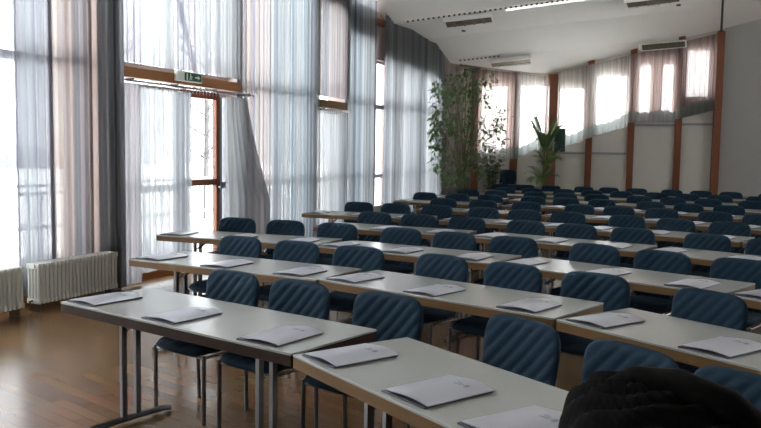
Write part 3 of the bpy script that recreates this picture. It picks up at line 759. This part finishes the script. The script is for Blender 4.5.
# ---------------------------------------------------------------- plants
def leaf(bm, p, d, up_, L_, W_):
    d = d.normalized(); s = d.cross(up_).normalized() if d.cross(up_).length > .01 else Vector((1, 0, 0)); nrm = s.cross(d)
    a = bm.verts.new(p); b1 = bm.verts.new(p + d*L_*.45 + s*W_/2 + nrm*W_*.12); b2 = bm.verts.new(p + d*L_*.45 - s*W_/2 + nrm*W_*.12); m_ = bm.verts.new(p + d*L_*.5 - nrm*W_*.05); c = bm.verts.new(p + d*L_ - nrm*L_*.12)
    bm.faces.new((a, b1, m_)); bm.faces.new((a, m_, b2)); bm.faces.new((b1, c, m_)); bm.faces.new((m_, c, b2))
def pot(e, r, h, name='pot'):
    bm = bmesh.new(); tube(bm, [(0, 0, 0), (0, 0, .02), (0, 0, h*.9), (0, 0, h)], r, 24, radii=[r*.72, r*.75, r*.97, r*1.03]); o = obj(name, bm, M['pot'], e, smooth=False)
    bm = bmesh.new(); tube(bm, [(0, 0, h), (0, 0, h+.012)], r*.9, 20); obj('soil', bm, M['soil'], e)
def ficus():
    base = Vector((2.05, 19.75, 0)); e = empty('potted_ficus', base); tag(e, 'tall leafy ficus tree reaching the ceiling in the far left corner', 'potted plant')
    pot(e, .24, .40); rr = random.Random(11)
    Y0 = 19.75
    def W(px, py, dy): # build-time placement in real metres
        y = Y0+dy; return Vector(((px-380)/787*y - base.x, dy, 1.7 + (154.6-py)/787*y))
    tops = [(438, 88, -.9), (450, 84, -.4), (463, 76, -.2), (472, 90, 0), (480, 88, .2), (487, 110, .2), (494, 120, 0), (432, 120, -1.0), (441, 140, -.8), (456, 110, -.4), (468, 120, -.1), (480, 140, -.2)]
    bmT = bmesh.new(); bmL = bmesh.new()
    for (px, py, dy) in tops:
        end = W(px, py, dy); st = Vector((rr.uniform(-.12, .12), rr.uniform(-.12, .12), .4))
        c1 = st.lerp(end, .35) + Vector((-end.x*.22, -end.y*.2, .1)); c2 = st.lerp(end, .7) + Vector((-end.x*.1, -end.y*.1, .12))
        tube(bmT, [st, c1, c2, end], .02, 6, radii=[.024, .018, .012, .005])
    blobs = [(436, 100, -.9, 15, 60), (431, 90, -1, 9, 35), (448, 92, -.5, 14, 70), (462, 82, -.2, 15, 80), (455, 108, -.4, 16, 60), (476, 92, 0, 12, 55), (484, 80, .2, 9, 22), (484, 104, .1, 10, 26), (497, 118, 0, 10, 26), (503, 130, 0, 7, 15),
             (432, 125, -1, 14, 90), (443, 135, -.8, 15, 95), (428, 143, -1, 11, 60), (452, 128, -.5, 13, 50), (436, 160, -.9, 15, 80), (446, 172, -.6, 13, 70), (456, 180, -.4, 12, 55), (466, 152, -.3, 12, 45), (470, 130, -.1, 12, 45), (478, 150, -.2, 12, 50), (474, 172, -.2, 12, 60), (488, 130, 0, 9, 30), (465, 100, -.2, 12, 45), (425, 135, -1, 7, 25), (460, 165, -.3, 12, 45)]
    for (px, py, dy, rad, n) in blobs:
        for _ in range(int(n*.9)):
            a = rr.random()*6.28; r_ = rad*math.sqrt(rr.random())*1.05
            p = W(px + r_*math.cos(a), py + r_*math.sin(a)*.95, dy + rr.uniform(-.3, .3))
            wx = (base.x+p.x+6.053)*N2.x + (base.y+p.y-2.615)*N2.y
            if wx < .3: p = p + Vector((N2.x, N2.y, 0))*(.3-wx)
            d = Vector((rr.uniform(-1, 1), rr.uniform(-1, .6), rr.uniform(-1.1, .2)))
            leaf(bmL, p, d, Vector((rr.uniform(-.4, .4), rr.uniform(-.4, .4), 1)), rr.uniform(.11, .19), rr.uniform(.06, .09))
    obj('trunk', bmT, M['bark'], e, smooth=True); f = obj('foliage', bmL, M['leaf'], e); f['kind'] = 'stuff'
ficus()
def bushy():
    base = Vector((2.95, 20.95, 0)); e = empty('potted_bush', base); tag(e, 'dark bushy potted plant standing right of the tall ficus', 'potted plant')
    pot(e, .2, .34); rr = random.Random(5); bmL = bmesh.new(); bmT = bmesh.new()
    for k in range(9):
        a = k*.7; h = rr.uniform(1.5, 2.5); tip = Vector((.28*math.cos(a), .25*math.sin(a), h)); mid = Vector((.1*math.cos(a), .1*math.sin(a), h*.5))
        tube(bmT, [(0.03*math.cos(a), .03*math.sin(a), .34), mid, tip], .01, 5, radii=[.014, .01, .005])
        for j in range(52):
            t = rr.uniform(.1, 1); p = (mid.lerp(tip, (t-.5)*2) if t > .5 else Vector((0, 0, .34)).lerp(mid, t*2)) + Vector((rr.uniform(-.08, .08), rr.uniform(-.08, .08), rr.uniform(-.05, .05)))
            a2_ = rr.random()*6.28
            leaf(bmL, p, Vector((math.cos(a2_), math.sin(a2_), rr.uniform(-.4, .5))), Vector((0, 0, 1)), rr.uniform(.16, .28), rr.uniform(.07, .11))
    obj('stems', bmT, M['bark'], e, smooth=True); f = obj('foliage', bmL, M['leaf_dark'], e); f['kind'] = 'stuff'
bushy()
def palm():
    base = Vector((4.28, 20.85, 0)); e = empty('potted_palm', base); tag(e, 'potted palm with arching fronds in front of the corner post', 'potted plant')
    pot(e, .2, .34); rr = random.Random(8); bmT = bmesh.new()
    tube(bmT, [(0, 0, .3), (.02, 0, .8), (.02, .0, 1.72)], .03, 7, radii=[.04, .03, .02]); tube(bmT, [(.06, .02, .3), (.10, 0, .9), (.12, 0, 1.37)], .03, 7, radii=[.03, .025, .015])
    obj('stems', bmT, M['bark'], e, smooth=True)
    specs = [(.02, 0, 1.7, i*.6, rr.uniform(.9, 1.5), .8+.25*rr.random()) for i in range(11)] + [(.12, 0, 1.35, i*.8+.3, rr.uniform(.6, 1.1), .8) for i in range(8)] + [(-.04, 0, .95, i*.8+.5, rr.uniform(.5, .9), .85) for i in range(8)] + [(.02, -.05, .45, i*.8, .35, .95) for i in range(8)]
    for (x, y, z, a, lift, ln) in specs:
        bm = bmesh.new(); pts = []
        for t in range(9):
            q = t/8; r_ = ln*.55*q*(1.15-lift*.35); pts.append(Vector((x + r_*math.cos(a)*.9, y + r_*math.sin(a)*.7, z + ln*(lift*1.0*q - (.35+.35*(1-lift))*q*q))))
        tube(bm, pts, .006, 4, radii=[.009-.0008*t for t in range(9)])
        for t in range(2, 9):
            d0 = (pts[t]-pts[t-1]).normalized(); s = d0.cross(Vector((0, 0, 1))).normalized()
            for sg in (-1, 1):
                for off in (0, .5):
                    p = pts[t-1].lerp(pts[t], off); leaf(bm, p, d0*.8 + s*sg*.75 + Vector((0, 0, -.15)), Vector((0, 0, 1)), .27*(1-.35*abs(t-5)/4), .06)
        obj('frond', bm, M['leaf_palm'], e)
palm()

# loudspeaker on the corner post
e = empty('loudspeaker', (4.80, 21.50, 1.75), 0); tag(e, 'dark green-black loudspeaker box mounted at the corner post above the palm', 'loudspeaker')
bm = bmesh.new(); box(bm, -.15, .15, -.22, 0, 0, .62); obj('cabinet', bm, M['black'], e, bevel=.012)
bm = bmesh.new(); box(bm, -.13, .13, -.235, -.221, .03, .59); obj('front_grille', bm, mat('speaker_cloth', (.03, .06, .05), .8), e, bevel=.004)
bm = bmesh.new(); box(bm, -.17, -.12, 0, .24, .25, .33); obj('wall_bracket', bm, M['steel'], e)
